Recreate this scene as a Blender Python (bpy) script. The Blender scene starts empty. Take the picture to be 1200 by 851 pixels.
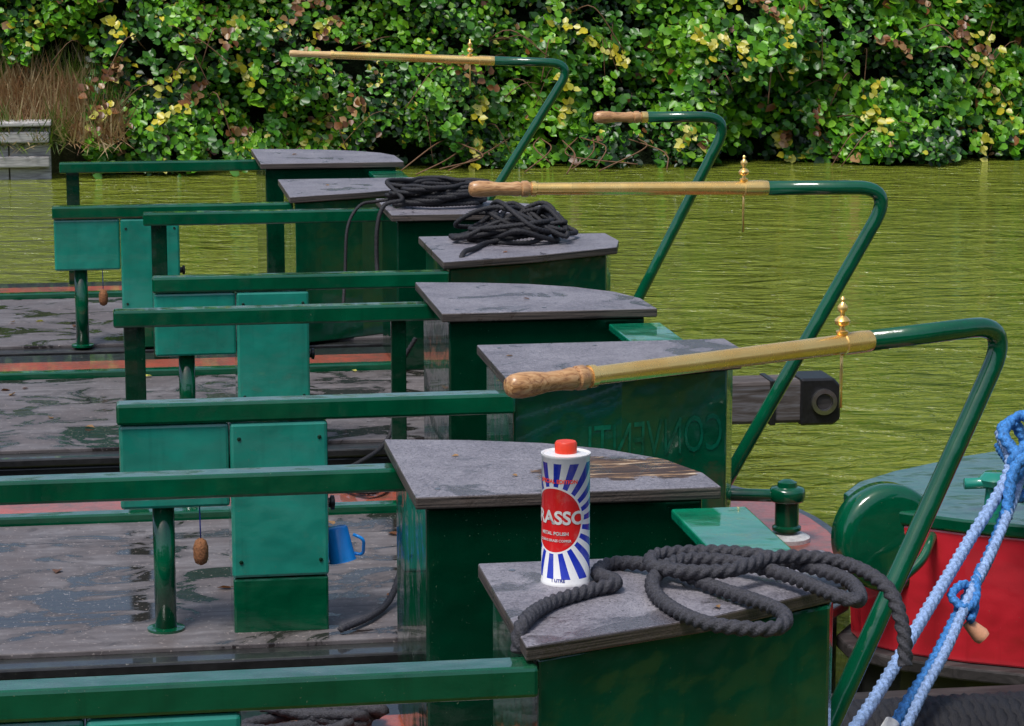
import bpy, bmesh, math, random
import numpy as np
from mathutils import Vector, Matrix, noise
random.seed(7); np.random.seed(7)
D=bpy.data; SC=bpy.context.scene; COL=SC.collection

# ------------------------------------------------------------------ helpers
def link(o,parent=None):
    COL.objects.link(o)
    if parent is not None: o.parent=parent
    return o
def empty(name,loc=(0,0,0)):
    e=D.objects.new(name,None); e.empty_display_size=.2; COL.objects.link(e); return e
def mobj(name,vs,fs,mat,parent=None,smooth=False,bevel=0,seg=2):
    me=D.meshes.new(name); me.from_pydata([tuple(v) for v in vs],[],fs); me.update()
    bm=bmesh.new(); bm.from_mesh(me); bmesh.ops.recalc_face_normals(bm,faces=bm.faces); bm.to_mesh(me); bm.free()
    me.materials.append(mat)
    o=D.objects.new(name,me); link(o,parent)
    if smooth:
        for p in me.polygons: p.use_smooth=True
    if bevel:
        b=o.modifiers.new('bevel','BEVEL'); b.width=bevel; b.segments=seg; b.limit_method='ANGLE'; b.angle_limit=math.radians(35)
    return o
def box(name,x0,x1,y0,y1,z0,z1,mat,parent=None,bevel=.004):
    vs=[(x,y,z) for z in (z0,z1) for y in (y0,y1) for x in (x0,x1)]
    fs=[(0,1,3,2),(4,5,7,6),(0,1,5,4),(2,3,7,6),(0,2,6,4),(1,3,7,5)]
    return mobj(name,vs,fs,mat,parent,bevel=bevel)
def prism(name,out,z0,z1,mat,parent=None,bevel=.004):
    n=len(out)
    vs=[(x,y,z0) for x,y in out]+[(x,y,z1) for x,y in out]
    fs=[tuple(range(n)),tuple(range(n,2*n))]+[(i,(i+1)%n,n+(i+1)%n,n+i) for i in range(n)]
    return mobj(name,vs,fs,mat,parent,bevel=bevel)
def catmull(pts,step=.02):
    P=[Vector(p) for p in pts]; P=[P[0]*2-P[1]]+P+[P[-1]*2-P[-2]]
    out=[]
    for i in range(1,len(P)-2):
        a,b,c,d=P[i-1:i+3]; n=max(2,int((c-b).length/step))
        for k in range(n):
            t=k/n
            out.append(.5*((2*b)+(c-a)*t+(2*a-5*b+4*c-d)*t*t+(3*b-a-3*c+d)*t**3))
    out.append(P[-2]); return out
def fillet(pts,rad,n=8):
    P=[Vector(p) for p in pts]; out=[P[0]]
    for i in range(1,len(P)-1):
        a=(P[i-1]-P[i]).normalized(); c=(P[i+1]-P[i]).normalized()
        r=min(rad,(P[i-1]-P[i]).length*.45,(P[i+1]-P[i]).length*.45)
        s=P[i]+a*r; e=P[i]+c*r
        for k in range(n+1):
            t=k/n; out.append((1-t)**2*s+2*t*(1-t)*P[i]+t*t*e)
    out.append(P[-1]); return out
def sweep(name,path,rad,mat,parent=None,n=12,lobes=0,twist=0,lob=.16,caps=True):
    P=[Vector(p) for p in path]; m=len(P)
    if not hasattr(rad,'__len__'): rad=[rad]*m
    T=[(P[min(i+1,m-1)]-P[max(i-1,0)]).normalized() for i in range(m)]
    up=Vector((0,0,1)) if abs(T[0].z)<.9 else Vector((1,0,0))
    N=T[0].cross(up).normalized(); vs=[];fs=[];L=0
    for i in range(m):
        if i: 
            L+=(P[i]-P[i-1]).length
            N=(N-T[i]*N.dot(T[i]))
            N=N.normalized() if N.length>1e-6 else T[i].orthogonal().normalized()
        B=T[i].cross(N)
        for k in range(n):
            a=2*math.pi*k/n
            r=rad[i]
            if lobes: r*=1-lob+lob*2*abs(math.cos(lobes*a/2+L*twist))
            vs.append(P[i]+(N*math.cos(a)+B*math.sin(a))*r)
    for i in range(m-1):
        for k in range(n):
            fs.append((i*n+k,i*n+(k+1)%n,(i+1)*n+(k+1)%n,(i+1)*n+k))
    if caps: fs+= [tuple(range(n)),tuple(range((m-1)*n,m*n))]
    return mobj(name,vs,fs,mat,parent,smooth=True)
def rope(name,pts,r,mat,parent=None,n=14,fine=.26):
    path=catmull(pts,r*fine)
    return sweep(name,path,r*.95,mat,parent,n=n,lobes=3,twist=math.pi/(r*1.75),lob=.24)
def lathe(name,prof,origin,axis,mat,parent=None,n=24):
    ax=Vector(axis).normalized(); o=Vector(origin)
    N=ax.orthogonal().normalized();B=ax.cross(N);vs=[];fs=[];m=len(prof)
    for d,r in prof:
        for k in range(n):
            a=2*math.pi*k/n; vs.append(o+ax*d+(N*math.cos(a)+B*math.sin(a))*max(r,1e-4))
    for i in range(m-1):
        for k in range(n): fs.append((i*n+k,i*n+(k+1)%n,(i+1)*n+(k+1)%n,(i+1)*n+k))
    fs+=[tuple(range(n)),tuple(range((m-1)*n,m*n))]
    ob=mobj(name,vs,fs,mat,parent,smooth=True)
    try: ob.data.set_sharp_from_angle(angle=math.radians(50))
    except Exception: pass
    return ob

# ------------------------------------------------------------------ materials
class NT:
    def __init__(s,name):
        s.m=D.materials.new(name); s.m.use_nodes=True; s.t=s.m.node_tree; s.n=s.t.nodes
        s.b=s.n['Principled BSDF']; s.out=s.n['Material Output']
    def new(s,typ,**k):
        nd=s.n.new(typ)
        for a,v in k.items(): setattr(nd,a,v)
        return nd
    def l(s,a,b): s.t.links.new(a,b)
    def obj(s,scale=(1,1,1)):
        mp=s.new('ShaderNodeMapping'); mp.inputs['Scale'].default_value=scale
        s.l(s.new('ShaderNodeNewGeometry').outputs['Position'],mp.inputs[0])
        return mp.outputs[0]
    def noise(s,vec,scale,detail=4,rough=.55,dist=0):
        n=s.new('ShaderNodeTexNoise'); n.inputs['Scale'].default_value=scale; n.inputs['Detail'].default_value=detail
        n.inputs['Roughness'].default_value=rough; n.inputs['Distortion'].default_value=dist; s.l(vec,n.inputs['Vector']); return n.outputs['Fac']
    def ramp(s,fac,stops):
        r=s.new('ShaderNodeValToRGB'); e=r.color_ramp.elements
        while len(e)<len(stops): e.new(.5)
        for el,(p,c) in zip(e,stops):
            el.position=p; el.color=(c if len(c)==4 else (*c,1)) if hasattr(c,'__len__') else (c,c,c,1)
        s.l(fac,r.inputs[0]); return r.outputs[0]
    def mix(s,fac,a,b,mode='MIX'):
        m=s.new('ShaderNodeMix',data_type='RGBA',blend_type=mode)
        if hasattr(fac,'links'): s.l(fac,m.inputs[0])
        else: m.inputs[0].default_value=fac
        for v,i in ((a,6),(b,7)):
            if hasattr(v,'links'): s.l(v,m.inputs[i])
            else: m.inputs[i].default_value=(*v,1)
        return m.outputs[2]
    def math(s,op,a,b=None,c=None):
        m=s.new('ShaderNodeMath',operation=op)
        for i,v in enumerate((a,b,c)):
            if v is None: continue
            if hasattr(v,'links'): s.l(v,m.inputs[i])
            else: m.inputs[i].default_value=v
        return m.outputs[0]
    def bump(s,h,strength=.3,dist=.01):
        b=s.new('ShaderNodeBump'); b.inputs['Strength'].default_value=strength; b.inputs['Distance'].default_value=dist
        s.l(h,b.inputs['Height']); s.l(b.outputs[0],s.b.inputs['Normal']); return b
    def set(s,**k):
        for a,v in k.items():
            i=s.b.inputs[a.replace('_',' ')]
            if hasattr(v,'links'): s.l(v,i)
            elif hasattr(v,'__len__'): i.default_value=(*v,1) if len(v)==3 else v
            else: i.default_value=v
def paint(name,c1,c2,rough=(.05,.20),dirt=(.05,.07,.045),chip=.74,dirtamt=.4):
    t=NT(name); v=t.obj()
    big=t.noise(v,5,3); fine=t.noise(v,45,5,.7); sp=t.noise(v,190,2,.5)
    base=t.mix(t.ramp(big,[(.3,0.),(.7,1.)]),c1,c2)
    g=t.new('ShaderNodeNewGeometry'); sx=t.new('ShaderNodeSeparateXYZ'); t.l(g.outputs['Normal'],sx.inputs[0])
    upf=t.ramp(sx.outputs[2],[(.6,0.),(1.,1.)])
    up=t.math('MULTIPLY',upf,t.ramp(t.noise(v,13,6,.75),[(.45,0.),(.75,dirtamt)]))
    base=t.mix(up,base,dirt)
    stv=t.noise(t.obj((22,22,1.2)),1.6,4,.6)
    base=t.mix(t.math('MULTIPLY',t.ramp(stv,[(.55,0.),(.78,.3)]),t.math('SUBTRACT',1,upf)),base,tuple(k*.35 for k in c1))
    ch=t.ramp(sp,[(chip,0.),(chip+.02,1.)])
    base=t.mix(t.math('MULTIPLY',ch,.55),base,(.16,.18,.12))
    t.set(Base_Color=base,Roughness=t.ramp(fine,[(.35,rough[0]),(.75,rough[1])]),Coat_Weight=.6,Coat_Roughness=.03)
    h=t.math('ADD',t.noise(v,7,2),t.math('MULTIPLY',t.noise(v,90,3),.03))
    t.bump(h,.4,.03); return t.m
M={}
M['green']=paint('green_gloss_paint',(.0003,.064,.026),(.0003,.095,.041))
M['green_dk']=paint('green_dark_and_shade',(.0002,.024,.010),(.0002,.038,.017))  # darker copy of green; paints a dark reflection onto the far lockers
M['teal']=paint('teal_sheen_paint',(.010,.20,.140),(.020,.29,.215),rough=(.05,.18))  # teal puts the sky's sheen on the control panels into their colour
M['plate']=paint('green_bright_plate',(.002,.18,.090),(.004,.25,.13),rough=(.05,.18))  # brighter green for the stern plate
M['red']=paint('red_oxide_deck_paint',(.42,.075,.04),(.30,.08,.055),rough=(.4,.7),chip=.64,dirtamt=.9)
M['crimson']=paint('crimson_paint',(.72,.030,.045),(.62,.024,.038),rough=(.1,.3))
M['black']=paint('black_bitumen',(.008,.008,.009),(.02,.02,.02),rough=(.4,.7))
M['cabin']=paint('cabin_paint',(.001,.045,.02),(.002,.06,.03))

def lidmat(name,worn=None,seed=0):
    t=NT(name); v=t.obj()
    a=t.noise(v,6,6,.68,.3); b=t.noise(v,130,3,.75); c=t.noise(v,330,1)
    col=t.ramp(a,[(.28,(.085,.08,.098)),(.46,(.15,.142,.164)),(.62,(.20,.190,.215)),(.78,(.32,.305,.33))])
    col=t.mix(t.ramp(b,[(.42,.0),(.7,.45)]),col,(.42,.40,.44))
    col=t.mix(t.ramp(c,[(.62,.0),(.65,.8)]),col,(.02,.02,.02))
    wet=t.ramp(t.noise(v,5.5,4,.6,.9),[(.565,0.),(.62,1.)])
    col=t.mix(t.math('MULTIPLY',wet,.55),col,(.04,.035,.040))
    mark=t.ramp(t.noise(t.obj((1,4,1)),16,5,.75,1.5),[(.68,0.),(.72,1.)])
    col=t.mix(t.math('MULTIPLY',mark,.4),col,(.45,.43,.43))
    if worn:
        vm=t.new('ShaderNodeVectorMath',operation='SUBTRACT'); t.l(v,vm.inputs[0]); vm.inputs[1].default_value=worn
        m2=t.new('ShaderNodeMapping'); m2.inputs['Scale'].default_value=(.8,1.15,0); t.l(vm.outputs[0],m2.inputs[0])
        ln=t.new('ShaderNodeVectorMath',operation='LENGTH'); t.l(m2.outputs[0],ln.inputs[0])
        d=t.math('ADD',ln.outputs['Value'],t.math('MULTIPLY',t.math('SUBTRACT',t.noise(v,9,5,.7),.5),.3))
        grain=t.noise(t.obj((5,24,1)),1.5,5,.65,1.2)
        wood=t.ramp(grain,[(.3,(.02,.012,.008)),(.50,(.06,.03,.016)),(.56,(.25,.14,.06)),(.66,(.60,.47,.33))])
        col=t.mix(t.ramp(d,[(.12,1.),(.135,0.)]),col,wood)
    g=t.new('ShaderNodeNewGeometry'); sx=t.new('ShaderNodeSeparateXYZ'); t.l(g.outputs['Normal'],sx.inputs[0])
    side=t.ramp(sx.outputs[2],[(.3,1.),(.6,0.)])
    ply=t.ramp(t.noise(t.obj((4,4,260)),1,2),[(.35,(.015,.013,.012)),(.65,(.12,.095,.08))])
    col=t.mix(side,col,ply)
    t.set(Base_Color=col,Roughness=t.ramp(wet,[(0,.5),(1,.18)])); t.bump(t.math('ADD',b,t.math('MULTIPLY',a,2)),.45,.004)
    return t.m
M['lid']=lidmat('antislip_lid'); M['lidw']=lidmat('antislip_lid_worn',(1.02,4.95,0))

def deckmat():
    t=NT('weathered_deck_board'); v=t.obj()
    g=t.noise(t.obj((2.2,14,1)),2.0,6,.65); b=t.noise(v,3.2,6,.7,.4)
    col=t.ramp(g,[(.3,(.095,.086,.090)),(.5,(.15,.138,.143)),(.72,(.235,.222,.23))])
    col=t.mix(t.ramp(b,[(.38,.0),(.6,.75)]),col,(.10,.082,.080))
    wn=t.noise(t.obj((1.2,1.7,1)),3.3,6,.64,.9)
    st=t.ramp(wn,[(.53,0.),(.56,1.)])
    col=t.mix(t.ramp(wn,[(.47,0.),(.535,.55)]),col,(.05,.043,.043))
    col=t.mix(t.math('MULTIPLY',st,.85),col,(.016,.012,.011))
    sp=t.ramp(t.noise(v,95,3,.7),[(.63,0.),(.67,.8)]); col=t.mix(sp,col,(.38,.33,.31))
    sx=t.new('ShaderNodeSeparateXYZ'); t.l(v,sx.inputs[0])
    fr=t.math('FRACT',t.math('MULTIPLY',sx.outputs[1],1.3))
    col=t.mix(t.ramp(fr,[(.0,.85),(.012,.0)]),col,(.015,.01,.01))
    t.set(Base_Color=col,Roughness=t.ramp(st,[(0,.55),(1,.05)])); t.bump(g,.2,.004); return t.m
M['deck']=deckmat()
def brass():
    t=NT('polished_brass'); v=t.obj(); n=t.noise(v,25,4,.7); n2=t.noise(v,9,3)
    t.set(Base_Color=t.mix(t.ramp(n2,[(.35,0.),(.7,1.)]),(1.0,.70,.25),(.92,.55,.15)),Metallic=.72,Roughness=t.ramp(n,[(.3,.16),(.7,.36)]),Coat_Weight=.3,Coat_Roughness=.05);return t.m
M['brass']=brass()
def wood(name,a,b,c,sc=(3,40,40),rough=.4,coat=.4,nd=2.0):
    t=NT(name); n=t.noise(t.obj(sc),nd,5,.6,1.5)
    t.set(Base_Color=t.ramp(n,[(.3,a),(.5,b),(.72,c)]),Roughness=rough,Coat_Weight=coat,Coat_Roughness=.2); t.bump(n,.15,.003); return t.m
M['handle']=wood('varnished_ash',(.16,.06,.02),(.48,.25,.10),(.66,.42,.20),(7,60,60))
M['handle_pale']=wood('pale_ash',(.45,.26,.10),(.66,.44,.19),(.75,.55,.28),(7,60,60))
M['grey_wood']=wood('weathered_timber',(.03,.022,.018),(.085,.07,.065),(.19,.19,.215),(2,18,18),.8,0)
M['dark_wood']=wood('dark_timber',(.012,.010,.010),(.035,.03,.03),(.07,.06,.06),(2,18,18),.7,0)
M['piling']=wood('piling_timber',(.16,.15,.145),(.38,.36,.35),(.58,.56,.55),(2,2,20),.85,0)
def plain(name,c,rough=.5,metal=0,var=.25,scale=30,bump=.2,bd=.004,spec=None):
    t=NT(name); v=t.obj(); n=t.noise(v,scale,4,.65)
    lo=tuple(x*(1-var) for x in c); hi=tuple(min(1,x*(1+var)) for x in c)
    t.set(Base_Color=t.ramp(n,[(.3,lo),(.7,hi)]),Roughness=rough,Metallic=metal)
    if spec is not None: t.set(Specular_IOR_Level=spec)
    t.bump(n,bump,bd); return t.m
M['rope']=plain('charcoal_rope',(.040,.040,.050),.6,0,.7,300,.8,.004)
M['rope_blk']=plain('black_rope',(.014,.014,.018),.6,0,.7,300,.8,.004)
M['rope_blue']=plain('blue_rope',(.04,.20,.52),.7,0,.6,160,.8,.004)
M['rope_pale']=plain('pale_blue_rope',(.24,.36,.60),.75,0,.55,120,.8,.004)
M['cork']=plain('cork',(.24,.10,.04),.85,0,.5,180,.8,.004)
M['blue']=plain('blue_enamel',(.01,.28,.80),.25,0,.1,20,.05)
M['cap']=plain('red_plastic_cap',(.75,.05,.02),.35,0,.08,40,.05)
M['white']=plain('white_metal',(.62,.62,.60),.4,0,.25,60,.1)
M['navy']=plain('navy_print',(.02,.03,.3),.4,0,.1,60,0)
M['letter_reflection']=plain('painted_reflection_green',(.002,.115,.060),.15,0,.6,25,.1)  # paler green for a gloss reflection painted as characters
M['steel']=plain('galvanised_steel',(.45,.45,.44),.35,1,.2,50,.1)
M['blackmetal']=plain('black_iron',(.012,.012,.013),.4,0,.4,60,.3)
M['cordb']=plain('blue_cord',(.02,.05,.4),.7)
M['tagp']=plain('peach_tape',(.78,.38,.22),.6); M['tagw']=plain('white_tape',(.75,.75,.72),.6)

# ------------------------------------------------------------------ boats
DK=.42; LT=1.02
def locker_outline(sgn,cy,xl,L,inner,outer,ins=0.,tipw=0.):
    w=tipw
    if w>0:
        q=inner+w
        pts=[(0,inner),(0,outer),(L*.5,(outer+q)/2+.022),(L*.95,q),(L*1.01,inner+w*.55),(L*1.0,inner)]
    else:
        pts=[(0,inner),(0,outer),(L*.30,outer-.035),(L*.55,outer-.09),(L*.75,outer-.17),(L*.92,outer-.29),(L*1.0,max(outer-.43,inner+.02))]
        if pts[-1][1]>inner+.03: pts.append((L*1.01,inner))
        else: pts[-1]=(L,inner)
    c=(L*.45,(inner+outer)/2); r=[]
    for a,b in pts:
        a2=a+ins*(1 if a<c[0] else -1); b2=b+ins*(1 if b<c[1] else -1)
        r.append((xl+a2,cy+sgn*b2))
    return r
def arc_path(x0,x1,w,L):
    o=[(x0,-w),(x1,-w)]
    for k in range(1,16):
        a=-math.pi/2+math.pi*k/16
        o.append((x1+L*max(math.cos(a),0)**.8,w*math.sin(a)))
    o+=[(x1,w),(x0,w)]
    return o
def boat(cy,xl,inn,outn,outf,railn,railf,lidf='lid',dxf=0,Ln=.61,tipw=0,stan=None,Lf=.61,flt=True,pdx=0):
    E=empty('narrowboat'); x0=xl-.93
    sh=lambda o:[(x,cy+y) for x,y in o]
    prism('hull',sh(arc_path(-9.5,xl+.3,.97,.74)),-.35,.385,M['black'],E,.01)
    prism('side_deck',sh(arc_path(-9.5,xl+.32,.985,.75)),.385,DK-.006,M['black'],E,.006)
    box('red_margin',-2.35,xl+.44,cy+.50,cy+.78,DK-.008,DK+.002,M['red'],E,.002)
    prism('stern_deck',sh(arc_path(xl+.44,xl+.46,.80,.57)),DK-.008,DK+.003,M['red'],E,.003)
    box('deck_board',-2.35,xl+.438,cy-.90,cy+.385,DK-.008,DK+.006,M['deck'],E,.003)
    box('coaming',-2.35,xl+.01,cy+.40,cy+.455,DK-.006,DK+.028,M['green'],E,.006)
    for s,o,lm,nm,dx,L,tw in ((-1,outn,'lid','near',0,Ln,tipw),(1,outf,lidf,'far',dxf,Lf-dxf,0)):
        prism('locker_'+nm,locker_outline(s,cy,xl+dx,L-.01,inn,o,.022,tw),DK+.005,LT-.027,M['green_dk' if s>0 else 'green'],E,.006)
        prism('lid_'+nm,locker_outline(s,cy,xl+dx,L,inn,o,0,tw),LT-.025,LT,M[lm],E,.003)
        for a in (.05,.3):
            lathe('lid_screw',[(0,.006),(.0015,.006),(.002,.004)],(xl+dx+a,cy+s*(inn+.06),LT),(0,0,1),M['steel'],E,10)
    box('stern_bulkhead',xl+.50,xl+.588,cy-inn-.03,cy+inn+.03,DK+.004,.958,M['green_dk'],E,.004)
    box('stern_plate',xl+.455,xl+.605,cy-inn+.004,cy+inn-.004,.959,.980,M['plate'],E,.004)
    for s,y in ((-1,railn),(1,railf)):
        box('guard_rail',x0-(.1 if s>0 else 0)*(1 if pdx else 0),xl+.018,cy+y-.032,cy+y+.032,.94,.99,M['green'],E,.007)
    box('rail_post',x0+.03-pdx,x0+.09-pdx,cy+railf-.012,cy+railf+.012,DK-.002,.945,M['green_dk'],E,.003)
    if stan is not None:
        box('rail_stanchion',xl+stan,xl+stan+.045,cy+railf-.01,cy+railf+.01,DK-.002,.945,M['green_dk'],E,.003)
    yb=cy+railn
    box('control_box',x0+.005,x0+.262,yb-.022,yb+.13,.735,.938,M['teal'],E,.008)
    box('control_column',x0+.264,x0+.495,yb-.03,yb+.135,.56,.938,M['teal'],E,.008)
    box('control_column_base',x0+.266,x0+.493,yb-.027,yb+.13,DK,.558,M['green'],E,.006)
    sweep('pillar',[(x0+.105,yb+.03,DK),(x0+.105,yb+.03,.74)],.026,M['green'],E,n=20)
    lathe('pillar_foot',[(0,.045),(.008,.045),(.01,.03)],(x0+.105,yb+.03,DK+.004),(0,0,1),M['green'],E)
    if flt:
        sweep('float_cord',[(x0+.19,yb,.74),(x0+.191,yb,.655)],.0018,M['cordb'],E,n=6)
        lathe('key_float',[(0,.004),(.006,.014),(.02,.018),(.045,.018),(.06,.013),(.066,.004)],(x0+.191,yb,.59),(0,0,1),M['cork'],E)
    lathe('column_knob',[(0,.012),(.01,.012),(.012,.018),(.02,.018),(.022,.01)],(x0+.495,yb+.05,.72),(1,0,0),M['blackmetal'],E)
    for zz in (.60,.90):
        for xx in (.285,.475): lathe('panel_screw',[(0,.005),(.002,.005),(.003,.003)],(x0+xx,yb-.03,zz),(0,-1,0),M['green_dk'],E,8)
    lathe('rudder_collar',[(0,.06),(.01,.06),(.012,.035),(.07,.032),(.072,.026)],(xl+.665,cy,DK-.003),(0,0,1),M['green'],E)
    cw,ch=.78,1.35; vs=[]
    for x in (-9,-2.4):
        vs+=[(x,cy-.86,DK),(x,cy-cw,ch),(x,cy,ch+.06),(x,cy+cw,ch),(x,cy+.86,DK)]
    fs=[(0,1,2,3,4),(5,6,7,8,9)]+[(i,(i+1)%5,5+(i+1)%5,5+i) for i in range(5)]
    mobj('cabin',vs,fs,M['cabin'],E,bevel=.015)
    for s in (-1,1):
        box('cabin_door',-2.398,-2.37,cy+s*.19-.18,cy+s*.19+.18,DK+.05,ch-.08,M['red'],E)
        for k in range(4):
            lathe('porthole',[(0,.16),(.02,.16),(.021,.12)],(-3.4-k*1.4,cy+s*.82,.98),(0,s,0),M['brass'],E)
        sweep('roof_handrail',[(-8.8,cy+s*.7,ch+.05),(-2.6,cy+s*.7,ch+.05)],.018,M['green'],E)
    return E
boat(4.50,.612,.26,.775,.82,-.755,.69,'lidw',-.045,.615,.24,None,.55,True,.08)
b2=boat(6.76,.935,.27,.76,.90,-.775,.68,'lid',-.02,.66,.32,-.12,.59)
boat(9.10,1.06,.33,1.00,.90,-.98,.82,'lid',-.02,.66,.38,None,.61,False)
boat(11.15,.71,.35,1.05,1.10,-.96,.88,'lid',-.03,.66,.36)

def reflected_lettering(parent):  # mirrored characters painted on the locker side as a reflection
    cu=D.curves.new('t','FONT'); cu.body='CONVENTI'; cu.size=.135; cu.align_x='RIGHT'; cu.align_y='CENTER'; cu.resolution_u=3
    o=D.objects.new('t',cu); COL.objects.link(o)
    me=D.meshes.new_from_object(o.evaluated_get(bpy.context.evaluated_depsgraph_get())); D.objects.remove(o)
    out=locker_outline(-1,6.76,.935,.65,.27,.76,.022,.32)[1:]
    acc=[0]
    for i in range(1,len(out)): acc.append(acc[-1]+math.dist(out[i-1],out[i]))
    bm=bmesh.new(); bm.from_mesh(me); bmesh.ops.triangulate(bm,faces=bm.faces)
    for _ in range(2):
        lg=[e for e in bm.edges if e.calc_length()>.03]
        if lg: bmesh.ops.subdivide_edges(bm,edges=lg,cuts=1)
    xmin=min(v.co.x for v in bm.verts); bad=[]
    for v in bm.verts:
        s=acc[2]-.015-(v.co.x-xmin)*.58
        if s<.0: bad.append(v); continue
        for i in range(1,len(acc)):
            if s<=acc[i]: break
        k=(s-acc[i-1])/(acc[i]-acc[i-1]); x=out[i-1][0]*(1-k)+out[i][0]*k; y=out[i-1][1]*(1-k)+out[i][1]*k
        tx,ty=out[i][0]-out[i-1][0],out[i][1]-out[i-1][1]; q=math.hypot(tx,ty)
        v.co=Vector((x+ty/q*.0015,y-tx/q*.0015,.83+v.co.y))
    bmesh.ops.delete(bm,geom=bad,context='VERTS'); bm.to_mesh(me); bm.free(); me.materials.append(M['letter_reflection']); me.name='reflected_lettering'
    link(D.objects.new('reflected_lettering',me),parent)
reflected_lettering(b2)

# ------------------------------------------------------------------ tillers
def tiller(ax,ay,phi,base,tip,wood_end,brass_end,bend,ztip,zbend,finial=None,slim=False):
    E=empty('tiller'); c,s=math.cos(phi),math.sin(phi)
    W=lambda l,z:Vector((ax+l*c,ay+l*s,z))
    zz=lambda l: ztip+(zbend-ztip)*(l-tip)/(bend-tip)
    path=fillet([W(0,base),W(.02,base+.06),W(bend+.02,zz(bend)),W(brass_end,zz(brass_end))],.11,10)
    sweep('swan_neck',path,.0195,M['green'],E,n=20)
    d=(W(bend,zz(bend))-W(tip,zz(tip))).normalized(); o=W(tip,zz(tip))
    L=wood_end-tip; k=L/.18
    if slim: prof=[(0,.007),(.003,.013),(.015,.015),(.08,.0125),(L-.01,.015),(L,.0155)]
    else: prof=[(0,.008),(.003*k,.016),(.012*k,.0205),(.03*k,.0225),(.055*k,.0215),(.085*k,.0175),(.12*k,.0175),(.14*k,.0205),(.150*k,.0175),(.153*k,.0215),(.168*k,.022),(.174*k,.018),(.18*k,.0165)]
    lathe('turned_handle',prof,o,d,M['handle_pale' if slim else 'handle'],E,28)
    if brass_end-wood_end>.03:
        Lb=brass_end-wood_end
        lathe('brass_sleeve',[(0,.020),(.012,.020),(.013,.0165),(.03,.0165),(Lb-.05,.0185),(Lb-.048,.021),(Lb,.021),(Lb+.001,.0195)],o+d*L,d,M['brass'],E,28)
    lathe('neck_ferrule',[(0,.0205),(.02,.0205),(.022,.0195)],o+d*(brass_end-tip-.004),d,M['brass'],E)
    if finial is not None:
        p=W(finial,zz(finial))
        prof=[(.012,.004),(.02,.011),(.025,.012),(.028,.006),(.034,.005),(.038,.013),(.045,.015),(.051,.010),(.054,.005),(.060,.005),(.064,.009),(.071,.010),(.077,.005),(.080,.003),(.085,.005),(.090,.002)]
        lathe('tiller_pin_finial',prof,p,(0,0,1),M['brass'],E,20)
        sweep('tiller_pin',[p+Vector((0,0,-.12)),p+Vector((0,0,.015))],.0032,M['brass'],E,n=8)
    return E
tiller(1.25,4.50,math.radians(25),DK,-.65,-.48,.15,.52,1.33,1.335,.10)
tiller(1.60,6.76,math.radians(2),DK,-.65,-.48,.16,.52,1.40,1.38,.11)
tiller(1.76,9.10,0,DK,-.02,.155,.16,.47,1.40,1.395,None)
tiller(1.39,11.15,0,DK,-.60,-.42,.28,.63,1.53,1.475,.19,True)

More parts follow.
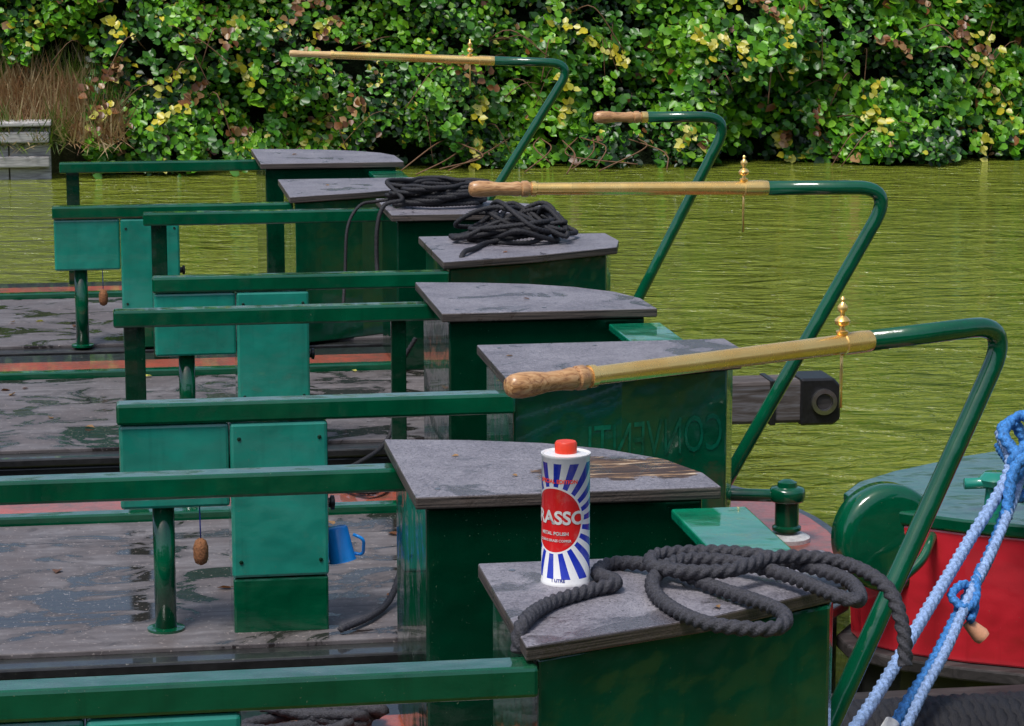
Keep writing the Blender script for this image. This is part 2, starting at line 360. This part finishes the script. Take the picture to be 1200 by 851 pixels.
# ------------------------------------------------------------------ tin of metal polish
def tin(x,y,z,rot):
    E=empty('metal_polish_tin'); E.location=(x,y,z); E.rotation_euler=(0,0,rot)
    r=.0405;H=.220
    t=NT('printed_tin'); tc=t.new('ShaderNodeTexCoord'); s=t.new('ShaderNodeSeparateXYZ'); t.l(tc.outputs['Object'],s.inputs[0])
    u=t.math('MULTIPLY',t.math('ARCTAN2',s.outputs[0],t.math('MULTIPLY',s.outputs[1],-1)),r)
    w=t.math('SUBTRACT',s.outputs[2],.112)
    ang=t.math('ARCTAN2',w,u)
    ray=t.math('GREATER_THAN',t.math('SINE',t.math('MULTIPLY',ang,22)),-.05)
    col=t.mix(ray,(.80,.80,.80),(.012,.03,.42))
    edge=t.math('GREATER_THAN',t.math('ABSOLUTE',t.math('SUBTRACT',s.outputs[2],H/2)),H/2-.012)
    col=t.mix(edge,col,(.80,.80,.80))
    def ell(a,b,zc): 
        q=t.math('ADD',t.math('POWER',t.math('DIVIDE',u,a),2),t.math('POWER',t.math('DIVIDE',t.math('SUBTRACT',s.outputs[2],zc),b),2)); return t.math('LESS_THAN',q,1)
    col=t.mix(ell(.052,.057,.112),col,(.8,.8,.8)); col=t.mix(ell(.049,.054,.112),col,(.62,.012,.015))
    dirt=t.noise(t.obj(),40,5,.7); col=t.mix(t.ramp(dirt,[(.55,0.),(.8,.35)]),col,(.35,.3,.25))
    t.set(Base_Color=col,Roughness=.22,Metallic=0.,Coat_Weight=.3)
    lathe('tin_body',[(0,r-.002),(0,r+.001),(.004,r+.001),(.005,r),(H-.005,r),(H-.004,r+.001),(H,r+.001),(H,r-.002),(H-.002,r-.004),(H,.02)],(0,0,0),(0,0,1),t.m,E,64)
    lathe('tin_cap',[(H-.003,.0185),(H+.016,.0185),(H+.019,.0165),(H+.019,.0165)],(0,0,0),(0,0,1),M['cap'],E,40)
    def wrap(txt,size,zc,mat,name,a0=0):
        rr=r+.0006
        cu=D.curves.new('t','FONT'); cu.body=txt; cu.size=size; cu.align_x='CENTER'; cu.align_y='CENTER'; cu.resolution_u=4; cu.offset=size*.03
        o=D.objects.new('t',cu); COL.objects.link(o)
        me=D.meshes.new_from_object(o.evaluated_get(bpy.context.evaluated_depsgraph_get())); D.objects.remove(o)
        bm=bmesh.new(); bm.from_mesh(me); bmesh.ops.triangulate(bm,faces=bm.faces)
        for _ in range(2):
            lg=[e for e in bm.edges if e.calc_length()>max(.005,size*.25)]
            if lg: bmesh.ops.subdivide_edges(bm,edges=lg,cuts=1)
        for v in bm.verts:
            a=v.co.x/r+a0; v.co=Vector((rr*math.sin(a),-rr*math.cos(a),zc+v.co.y))
        bm.to_mesh(me); bm.free(); me.name=name; me.materials.append(mat); link(D.objects.new(name,me),E)
    wrap('BRASSO',.031,.116,M['white'],'lettering_main')
    wrap('METAL POLISH',.008,.090,M['white'],'lettering_sub')
    wrap('CLEANS BRASS COPPER',.0058,.078,M['white'],'lettering_small')
    wrap('SPECIAL EDITION',.009,.178,M['cap'],'lettering_top',.15)
    wrap('1 LITRE',.0075,.010,M['navy'],'lettering_base',.2)
    return E
tin(.740,4.10,LT,math.radians(-40))

# ------------------------------------------------------------------ ropes on lids
Z=LT+.011
pts=[(.61,3.79,Z-.04),(.62,3.81,Z),(.68,3.92,Z),(.76,3.99,Z),(.81,4.02,Z+.004),(.795,4.10,Z),(.835,4.16,Z),(.905,4.09,Z+.009),(.965,3.97,Z+.003),(1.03,3.80,Z+.006),(1.0,3.725,Z),(.905,3.77,Z),(.865,3.90,Z),(.87,4.01,Z+.007),(.935,4.10,Z+.016),(1.02,4.09,Z+.013),(1.09,3.99,Z+.013),(1.14,3.86,Z+.01),(1.175,3.85,Z+.006),(1.185,3.97,Z+.008),(1.105,4.09,Z+.014),(1.02,4.135,Z+.019),(.905,4.13,Z+.02),(.885,4.04,Z+.02),(.985,3.99,Z+.024),(1.09,4.04,Z+.031),(1.19,4.02,Z+.024),(1.24,3.92,Z+.006),(1.255,3.87,Z-.05),(1.255,3.85,Z-.11)]
rope('rope_coil',pts,.0112,M['rope'],n=18)
def heap(cx,cy,z,rx,ry,n,hgt,r,seed,mat,tail=None):
    rnd=random.Random(seed); p=list(tail or [])
    for i in range(n):
        a=i*1.25+rnd.uniform(-.6,.6); k=rnd.uniform(.3,1.05); env=max(.08,1-k*.85)
        p.append((cx+rx*k*math.cos(a),cy+ry*k*math.sin(a),z+r+rnd.uniform(0,hgt)*env*1.2))
    return rope('rope_coil',p,r,mat,n=9,fine=.45)
heap(1.38,8.62,LT,.22,.20,58,.17,.008,3,M['rope_blk'],[(1.12,8.18,LT-.05),(1.14,8.22,LT+.01),(1.2,8.35,LT+.010),(1.28,8.5,LT+.012)])
p=[]
for i in range(120):
    a=i*2*math.pi/14; rr=.135+.022*math.sin(i*1.7)
    p.append((1.25+rr*1.25*math.cos(a),9.72+rr*math.sin(a),LT+.010+.0065*i/14*1.5+.003*math.sin(i*2.3)))
p+= [(1.1,9.6,LT+.04),(1.03,9.58,LT+.02),(1.0,9.56,LT-.06),(.995,9.54,LT-.2),(1.0,9.5,LT-.28)]
rope('rope_coil',p,.008,M['rope_blk'],n=9,fine=.45)
rope('hanging_rope',[(1.14,9.74,LT+.03),(1.02,9.76,LT+.015),(.95,9.74,LT-.0),(.90,9.70,LT-.08),(.885,9.66,LT-.25),(.87,9.6,LT-.38)],.006,M['rope_blk'],n=9,fine=.45)
rope('hanging_rope',[(.95,7.95,.80),(.90,7.95,.7),(.86,7.9,.5),(.74,7.72,.45),(.6,7.6,.44)],.007,M['rope_blk'],n=9,fine=.45)
heap(.42,5.22,DK+.01,.20,.12,22,.06,.012,9,M['rope'],[(.15,5.1,DK+.02),(.25,5.14,DK+.02)])
heap(.75,7.45,DK+.01,.08,.10,12,.04,.008,12,M['rope_blk'])
rope('hanging_rope',[(.74,6.25,.62),(.70,6.2,.5),(.66,6.12,.445),(.60,6.0,.44),(.52,5.9,.44)],.008,M['rope'],n=9,fine=.45)

# ------------------------------------------------------------------ small things
E=empty('blue_mug')
lathe('mug_body',[(0,.024),(.004,.028),(.080,.032),(.085,.034),(.085,.029),(.01,.024)],(.525,6.05,.655),(.18,-.10,-1),M['blue'],E)
sweep('mug_handle',fillet([(.565,6.03,.64),(.59,6.02,.63),(.59,6.04,.585),(.56,6.05,.59)],.02),.004,M['blue'],E)
E=empty('mooring_bollard'); x,y,z=1.82,6.66,DK+.002
lathe('base_ring',[(0,.065),(.012,.065),(.016,.058),(.022,.045)],(x,y,z),(0,0,1),M['white'],E)
lathe('post',[(.015,.030),(.03,.030),(.032,.040),(.04,.040),(.045,.033),(.11,.033),(.113,.046),(.118,.050),(.142,.050),(.150,.044),(.153,.028),(.165,.026),(.172,.012)],(x,y,z),(0,0,1),M['green'],E,32)
sweep('side_pipe',fillet([(x-.24,y+.02,z+.135),(x-.1,y+.01,z+.13),(x,y,z+.125)],.03),.018,M['green'],E)
E=empty('timber_beam')
box('beam',1.50,2.30,8.22,8.36,.43,.575,M['grey_wood'],E,.012)
box('iron_strap',2.18,2.20,8.214,8.366,.426,.579,M['blackmetal'],E,.003)
o=[(2.285,.422),(2.40,.422),(2.425,.44),(2.425,.555),(2.40,.583),(2.285,.583)]
vs=[(x,8.212,z) for x,z in o]+[(x,8.368,z) for x,z in o]; k=len(o)
mobj('end_cap',vs,[tuple(range(k)),tuple(range(k,2*k))]+[(i,(i+1)%k,k+(i+1)%k,k+i) for i in range(k)],M['blackmetal'],E,bevel=.008)
lathe('eye_ring',[(0,.044),(.012,.044),(.013,.030),(.002,.028)],(2.365,8.212,.503),(0,-1,0),M['steel'],E)
lathe('eye_hole',[(0,.027),(.004,.025)],(2.365,8.211,.503),(0,-1,0),M['dark_wood'],E)

# moored boat bow on the right
E=empty('moored_boat_bow')
st=[(1.80,.05),(1.87,.16),(2.0,.27),(2.25,.42),(2.7,.62),(3.4,.85),(4.4,1.0),(9,1.0)]
cy=5.98
def shell(name,z0,z1,f0,f1,mat,xo=0):
    vs=[];fs=[]
    L=[(x+(1-f0)*.25,-w*f0,z0,x+(1-f1)*.25,-w*f1,z1) for x,w in st]+[(x+(1-f0)*.25,w*f0,z0,x+(1-f1)*.25,w*f1,z1) for x,w in reversed(st)]
    for a in L: vs.append((a[0]+xo,cy+a[1],a[2])); vs.append((a[3]+xo,cy+a[4],a[5]))
    n=len(L)
    for i in range(n): j=(i+1)%n; fs.append((2*i,2*j,2*j+1,2*i+1))
    fs.append(tuple(2*i+1 for i in range(n))); fs.append(tuple(2*i for i in range(n)))
    return mobj(name,vs,fs,mat,E,bevel=.006)
shell('black_hull',-.4,.30,.72,.91,M['black']); shell('rubbing_strake',.301,.335,.99,.99,M['dark_wood'],xo=-.02)
shell('red_topside',.336,.665,.92,1.0,M['crimson']); shell('green_gunwale',.666,.70,1.02,1.03,M['green'])
box('foredeck_box',2.3,3.2,cy-.2,cy+.2,.70,.78,M['green'],E,.02)
lathe('stemhead',[(0,.10),(.004,.122),(.015,.132),(.075,.132),(.09,.122),(.094,.10)],(1.845,5.90,.625),(.12,-1,0.05),M['green'],E,48)
sweep('stem_pipe',fillet([(1.80,5.70,.50),(1.84,5.70,.56),(1.9,5.72,.60),(1.95,5.78,.66)],.03),.012,M['green'],E)
lathe('t_stud',[(0,.03),(.06,.026),(.065,.04),(.08,.045),(.095,.03)],(2.10,5.78,.70),(0,0,1),M['teal'],E)
sweep('t_stud_bar',[(2.02,5.78,.77),(2.18,5.78,.77)],.014,M['teal'],E)
E=empty('dark_timber_fender')
box('timber',1.58,3.3,5.28,5.42,.28,.38,M['dark_wood'],E,.012)
p=[]
for i in range(900):
    a=i*2*math.pi/22; x=1.42+i*.00092; e=min(i,900-i)
    rr=.115*(.45+.55*min(1,e/90)**.5)
    p.append((x,4.98+rr*math.cos(a),.36+rr*math.sin(a)))
sweep('coir_fender',catmull(p,.02),.02,M['rope_blk'],None,n=9,lobes=3,twist=60,lob=.2)

E=empty('blue_mooring_rope')
rope('strand_pale',[(2.04,5.60,.93),(1.99,5.40,.885),(1.83,5.22,.76),(1.66,5.0,.66),(1.52,4.82,.575),(1.42,4.70,.52),(1.30,4.6,.44)],.0125,M['rope_pale'],E)
rope('strand_blue',[(2.04,5.60,.90),(2.01,5.42,.86),(1.90,5.25,.74),(1.78,5.1,.65),(1.68,4.98,.57),(1.60,4.90,.51),(1.50,4.80,.42)],.0125,M['rope_blue'],E)
rope('strand_pale_b',[(2.04,5.58,.91),(2.02,5.41,.875),(1.91,5.24,.770),(1.80,5.1,.680),(1.71,4.98,.60),(1.63,4.89,.535),(1.54,4.79,.44)],.0105,M['rope_pale'],E)
rope('strand_loop',[(2.02,5.55,.95),(2.06,5.5,.99),(2.05,5.42,.96),(2.0,5.40,.91),(2.03,5.46,.87),(2.07,5.5,.91),(2.04,5.52,.97),(2.0,5.47,.95),(2.02,5.4,.90),(1.97,5.36,.85),(2.02,5.38,.83),(2.06,5.40,.88),(2.03,5.36,.93),(1.98,5.34,.90),(1.95,5.3,.80)],.0125,M['rope_blue'],E)
rope('strand_knot',[(1.86,5.20,.72),(1.83,5.14,.71),(1.81,5.09,.675),(1.78,5.07,.665),(1.76,5.10,.685),(1.80,5.13,.70),(1.82,5.12,.66),(1.79,5.06,.64)],.009,M['rope_blue'],E)
lathe('tape_end',[(0,.012),(.04,.019),(.050,.016)],(1.79,5.08,.63),(.6,-.2,-.6),M['tagp'],E)
lathe('tape_tail',[(0,.016),(.05,.017)],(1.56,4.86,.49),(-.5,-.4,-.5),M['tagw'],E)

# ------------------------------------------------------------------ ground & water
BY=-.45
def groundmat():
    t=NT('grassy_ground'); v=t.obj(); n=t.noise(v,2,6,.7); m=t.noise(v,40,4,.7)
    c=t.ramp(n,[(.3,(.05,.045,.02)),(.5,(.07,.09,.025)),(.7,(.12,.11,.05))]); c=t.mix(t.ramp(m,[(.4,0.),(.7,.6)]),c,(.02,.03,.01))
    t.set(Base_Color=c,Roughness=.95); t.bump(m,.8,.05); return t.m
xs=[-300,-60,-20]+[-10+i*.25 for i in range(121)]+[40,80,300]
prof=[(-300,.6),(-20,.45),(0,.44),(2.4,.44),(2.45,.40),(2.5,-1.2),(12,-1.6),(21.6+BY,-1.0),(21.95+BY,.0),(22.05+BY,.45),(22.8,.75),(24,.9),(60,1.2),(400,3)]
vs=[];fs=[]
for x in xs:
    sh_=0 if x<-.4 else min(1.1,(x+.4)*1.5)
    for y,z in prof:
        yy=y+(sh_ if 21<y<24 else 0)
        vs.append((x,yy,z+(.12*noise.noise(Vector((x*1.3,y,0))) if 22<y<30 else 0)))
n=len(prof)
for i in range(len(xs)-1):
    for j in range(n-1): fs.append((i*n+j,(i+1)*n+j,(i+1)*n+j+1,i*n+j+1))
mobj('ground',vs,fs,groundmat(),None,smooth=True)
def watermat():
    t=NT('canal_water'); v=t.obj()
    a=t.noise(t.obj((.8,1.6,1)),1.5,2,.5,1.6)
    b=t.noise(t.obj((1.1,2.4,1)),4.0,3,.6,1.0)
    c=t.noise(t.obj((.4,1,1)),.6,3)
    col=t.ramp(c,[(.3,(.130,.165,.016)),(.7,(.175,.205,.024))])
    t.set(Base_Color=col,Roughness=.05,Specular_IOR_Level=.5,IOR=1.33)
    t.bump(t.math('ADD',a,t.math('MULTIPLY',b,.5)),1.0,.19); return t.m
mobj('water',[(-300,2.42,0),(300,2.42,0),(300,23.2,0),(-300,23.2,0)],[(0,1,2,3)],watermat())
E=empty('wooden_piling')
for i in range(14):
    x=-5.2+i*.34
    box('board',x,x+.33,21.60+BY+random.uniform(-.01,.01),21.68+BY,-.5,.40+random.uniform(-.03,.03),M['piling'],E,.01)
for z in (.10,.30):
    box('waling',-5.3,-.46,21.52+BY,21.59+BY,z,z+.09,M['piling'],E,.012)
box('cap_board',-5.3,-.44,21.50+BY,21.80+BY,.432,.47,M['piling'],E,.012)

# ------------------------------------------------------------------ hedges
def leafmat(name='leaves'):
    t=NT(name); at=t.new('ShaderNodeVertexColor',layer_name='Col')
    v=t.obj(); nn=t.noise(v,30,2)
    col=t.mix(t.ramp(nn,[(.3,.0),(.7,.25)]),at.outputs[0],(.02,.03,.005))
    t.set(Base_Color=col,Roughness=.36)
    tr=t.new('ShaderNodeBsdfTranslucent'); t.l(col,tr.inputs[0])
    mx=t.new('ShaderNodeMixShader'); mx.inputs[0].default_value=.22
    t.l(t.b.outputs[0],mx.inputs[1]); t.l(tr.outputs[0],mx.inputs[2]); t.l(mx.outputs[0],t.out.inputs[0]); return t.m
LM=leafmat()
def N3(x,y,z): return noise.noise(Vector((x,y,z)))
def hy(x,z):
    lump=N3(x*.8,z*1.1,3)*1.0+N3(x*1.9,z*2.2,7)*.45
    return 21.95+BY+.45*(min(z,2.6)/2.4)-.75*max(-.25,lump)
tmpl=np.array([(0,0,0),(.34,.18,.10),(.40,.55,.12),(0,1,-.06),(-.40,.55,.12),(-.34,.18,.10)])
def leaves(name,items,parent=None):
    n=len(items); V=np.zeros((n,6,3)); Cc=np.zeros((n,6,4))
    for i,(p,nrm,roll,s,c,asp) in enumerate(items):
        N=Vector(nrm).normalized(); t=N.orthogonal().normalized(); b=N.cross(t)
        cr,sr=math.cos(roll),math.sin(roll); X=t*cr+b*sr; Y=np.array(N.cross(X)); X=np.array(X); Nn=np.array(N)
        tp=tmpl*s; V[i]=np.array(p)+np.outer(tp[:,0]*asp,X)+np.outer(tp[:,1],Y)+np.outer(tp[:,2],Nn)
        Cc[i,:,:3]=c; Cc[i,:,3]=1
    me=D.meshes.new(name); me.vertices.add(n*6); me.vertices.foreach_set('co',V.reshape(-1))
    idx=(np.arange(n)[:,None]*6+np.array([0,1,2,3,0,3,4,5])[None]).reshape(-1)
    me.loops.add(n*8); me.loops.foreach_set('vertex_index',idx.astype(np.int32))
    me.polygons.add(n*2); me.polygons.foreach_set('loop_start',np.arange(0,n*8,4,dtype=np.int32)); me.polygons.foreach_set('loop_total',np.full(n*2,4,dtype=np.int32))
    me.update(calc_edges=True); me.validate()
    ca=me.color_attributes.new('Col','FLOAT_COLOR','POINT'); ca.data.foreach_set('color',Cc.reshape(-1))
    me.materials.append(LM); return link(D.objects.new(name,me),parent)
pal_mid=[(.045,.18,.010),(.058,.22,.012),(.034,.14,.012)]
pal_hi=[(.15,.42,.014),(.22,.48,.020),(.11,.34,.014)]
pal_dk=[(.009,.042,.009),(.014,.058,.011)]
pal_y=[(.68,.58,.03),(.52,.50,.04),(.66,.62,.14)]
pal_b=[(.26,.10,.03),(.16,.06,.02),(.36,.20,.08)]
items=[];R=random.Random(5)
def addleaves(N,x0,x1,z1,smin,smax,z0=-.02):
    for _ in range(N):
        x=R.uniform(x0,x1); z=R.uniform(z0,z1)
        if x<-.15 and z<.95+.45*N3(x*2,0,5)+.3*max(0,-x-.2): continue
        n1=N3(x*1.5,z*1.7,11); n2=N3(x*3.6,z*3.6,21)
        gap=max(0,-n2-.12)*2.8+max(0,-n1-.18)*1.5
        if R.random()<gap: continue
        if z<.02+.12*max(0,N3(x*1.4,0,9)+.1): continue
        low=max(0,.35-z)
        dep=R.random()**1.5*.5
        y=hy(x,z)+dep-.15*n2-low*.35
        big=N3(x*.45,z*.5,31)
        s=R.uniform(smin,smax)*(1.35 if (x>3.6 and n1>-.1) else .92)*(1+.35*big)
        q=R.random()+n1*.9+n2*.35-low*.9  # darker leaves towards the waterline, shade put into their colour
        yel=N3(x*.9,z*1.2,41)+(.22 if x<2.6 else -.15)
        if dep>.28: c=R.choice(pal_dk)  # leaves deep inside get dark colours as painted shade
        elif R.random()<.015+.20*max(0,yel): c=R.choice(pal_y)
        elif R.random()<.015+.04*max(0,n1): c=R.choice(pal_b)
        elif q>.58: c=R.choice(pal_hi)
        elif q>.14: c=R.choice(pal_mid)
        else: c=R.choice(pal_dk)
        f=R.uniform(.7,1.3); c=tuple(k*f for k in c)
        nrm=(R.gauss(0,.6),-1+R.gauss(0,.45),.7+R.gauss(0,.5))
        items.append(((x,y,z),nrm,R.uniform(2.2,4.1)+R.gauss(0,.7),s,c,R.uniform(.7,1.2)))
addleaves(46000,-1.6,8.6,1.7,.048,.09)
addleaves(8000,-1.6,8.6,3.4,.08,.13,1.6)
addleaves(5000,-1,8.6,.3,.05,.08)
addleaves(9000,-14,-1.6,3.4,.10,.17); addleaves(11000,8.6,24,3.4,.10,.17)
for _ in range(150):
    x=R.uniform(.0,8.6); z=R.uniform(.15,1.5); y=hy(x,z)-.05; L=R.uniform(.15,.45); dx=R.uniform(-1,1); c0=R.choice([pal_hi,pal_hi,pal_mid,pal_mid,pal_y,pal_b])
    for k in range(14):
        t=k/13; items.append(((x+dx*L*t+R.gauss(0,.02),y-.18*t,z+L*(.3*t-.8*t*t)+R.gauss(0,.02)),(R.gauss(0,.5),-1,.6+R.gauss(0,.4)),R.uniform(2,4.2),R.uniform(.05,.09),R.choice(c0),1))
hedge=empty('hedge'); leaves('foliage',items,hedge)
HS=plain('hedge_shade',(.007,.013,.004),.95,0,.6,14,.9,.1,spec=.1)  # near-black core colour paints shade into the gaps between leaves
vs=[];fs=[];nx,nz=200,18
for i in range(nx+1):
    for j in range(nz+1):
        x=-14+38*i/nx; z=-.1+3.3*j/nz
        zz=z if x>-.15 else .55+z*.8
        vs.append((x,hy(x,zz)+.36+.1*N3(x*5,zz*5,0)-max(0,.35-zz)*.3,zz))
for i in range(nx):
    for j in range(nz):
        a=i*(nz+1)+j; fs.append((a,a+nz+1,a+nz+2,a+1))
mobj('dark_core',vs,fs,HS,hedge,smooth=True)
tw=plain('bramble_stem',(.16,.08,.04),.7)
for i in range(60):
    x=R.uniform(-.3,8.8); z=R.uniform(.10,1.3); y=hy(x,z)-.03; dx=R.uniform(-.6,.6)
    sweep('stem',catmull([(x,y+.1,z),(x+dx*.4,y-.06,z+R.uniform(0,.12)),(x+dx,y-.08,z-R.uniform(.05,.35))],.06),R.uniform(.002,.006),tw,hedge,n=5)
for i in range(12):
    x=3.3+R.uniform(-.5,1.2); y=21.1+R.uniform(-.3,.1)
    sweep('stem',catmull([(x,y+.4,.25),(x+R.uniform(-.3,.3),y,.12+R.uniform(0,.1)),(x+R.uniform(-.7,.7),y-.15,R.uniform(0,.10))],.06),.006,tw,hedge,n=5)
# unseen hedge, added behind the camera to block low sky from reflections
E=empty('hedge'); items=[]  # parent of the added, unseen hedge that blocks low sky
vs=[];fs=[];nx,nz=60,8
for i in range(nx+1):
    for j in range(nz+1):
        x=-30+60*i/nx; z=.4+4.2*j/nz
        vs.append((x,-6+.9*N3(x*.5,z*.5,60)-.15*z,z+1.6*N3(x*.3,0,61)*(j/nz)))
for i in range(nx):
    for j in range(nz):
        a=i*(nz+1)+j; fs.append((a,a+nz+1,a+nz+2,a+1))
mobj('dark_core',vs,fs,HS,E,smooth=True)
for _ in range(9000):
    x=R.uniform(-28,28); z=R.uniform(.4,4.6+1.6*N3(x*.3,0,61)); y=-5.7+.9*N3(x*.5,z*.5,60)-.15*z+R.uniform(-.2,.3)
    items.append(((x,y,z),(R.gauss(0,.5),1,.6),R.uniform(0,6),R.uniform(.15,.3),R.choice(pal_mid+pal_dk+pal_dk),1))
leaves('foliage',items,E)  # leaves of the added, unseen hedge
# a few fallen leaves on decks and lids
items=[]
for _ in range(70):
    cyb,xlb=R.choice([(4.5,.6),(6.76,.93),(9.1,1.06),(11.15,.71)])
    items.append(((R.uniform(-.8,xlb-.05),cyb+R.uniform(-.6,.36),DK+.009),(R.gauss(0,.15),R.gauss(0,.15),1),R.uniform(0,6.3),R.uniform(.02,.045),R.choice(pal_b+pal_b+pal_y),R.uniform(.6,1)))
for x,y in ((.70,5.12),(1.0,6.3),(1.2,7.25),(1.42,6.2),(1.3,8.3),(.95,3.9),(.9,10.5),(.85,11.9),(.78,4.92)):
    items.append(((x,y,LT+.002),(R.gauss(0,.15),R.gauss(0,.15),1),R.uniform(0,6.3),R.uniform(.014,.028),R.choice(pal_b),.7))
leaves('fallen_leaves',items)
gm=[(.40,.25,.12),(.32,.17,.08),(.12,.20,.03),(.50,.38,.20),(.16,.24,.03)]
def grass(name,n,x0,x1):
    V=np.zeros((n,3,3));Cc=np.ones((n,3,4))
    for i in range(n):
        x=R.uniform(x0,x1); y=R.uniform(21.55,22.8)+BY; b=.28+(y-21.55-BY)*.50; h=R.uniform(.12,.42)
        dx,dy=R.gauss(0,.10),R.gauss(-.10,.08); w=R.uniform(.004,.012); droop=R.uniform(-.4,1)*h
        V[i]=[(x-w,y,b),(x+w,y,b),(x+dx,y+dy,b+droop)]
        c=R.choice(gm[:2]+gm[3:4]) if N3(x*2.2,y*1.5,2)+.25*(x+.5)>.05 else R.choice(gm[2:]); Cc[i,:,:3]=c
    me=D.meshes.new(name); me.vertices.add(n*3); me.vertices.foreach_set('co',V.reshape(-1)); me.loops.add(n*3); me.loops.foreach_set('vertex_index',np.arange(n*3,dtype=np.int32))
    me.polygons.add(n); me.polygons.foreach_set('loop_start',np.arange(0,n*3,3,dtype=np.int32)); me.polygons.foreach_set('loop_total',np.full(n,3,dtype=np.int32)); me.update(calc_edges=True)
    ca=me.color_attributes.new('Col','FLOAT_COLOR','POINT'); ca.data.foreach_set('color',Cc.reshape(-1)); me.materials.append(LM); link(D.objects.new(name,me))
grass('dry_grass',16000,-4,.15)

# ------------------------------------------------------------------ light, world, camera
el=math.radians(64); az=math.radians(228)
w=D.worlds.new('World'); SC.world=w; w.use_nodes=True; nt=w.node_tree
sky=nt.nodes.new('ShaderNodeTexSky'); sky.sky_type='NISHITA'; sky.sun_disc=False; sky.sun_elevation=el; sky.sun_rotation=az; sky.dust_density=3; sky.air_density=1.0; sky.ozone_density=.6
nt.links.new(sky.outputs[0],nt.nodes['Background'].inputs[0]); nt.nodes['Background'].inputs[1].default_value=.15
sl=D.lights.new('sun','SUN'); sl.energy=2.7; sl.angle=math.radians(18); sl.color=(1,.98,.95)
so=D.objects.new('sun',sl); COL.objects.link(so)
d=Vector((math.sin(az)*math.cos(el),math.cos(az)*math.cos(el),math.sin(el)))
so.rotation_euler=d.to_track_quat('Z','Y').to_euler()
cam=D.cameras.new('camera'); cam.lens=90; cam.sensor_width=36; cam.clip_end=1000; cam.clip_start=.1
co=D.objects.new('camera',cam); COL.objects.link(co); co.location=(0,0,2.12)
co.rotation_euler=(math.radians(90-9.93),0,math.radians(-9)); SC.camera=co
SC.view_settings.view_transform='Standard'; SC.view_settings.look='None'; SC.view_settings.exposure=0
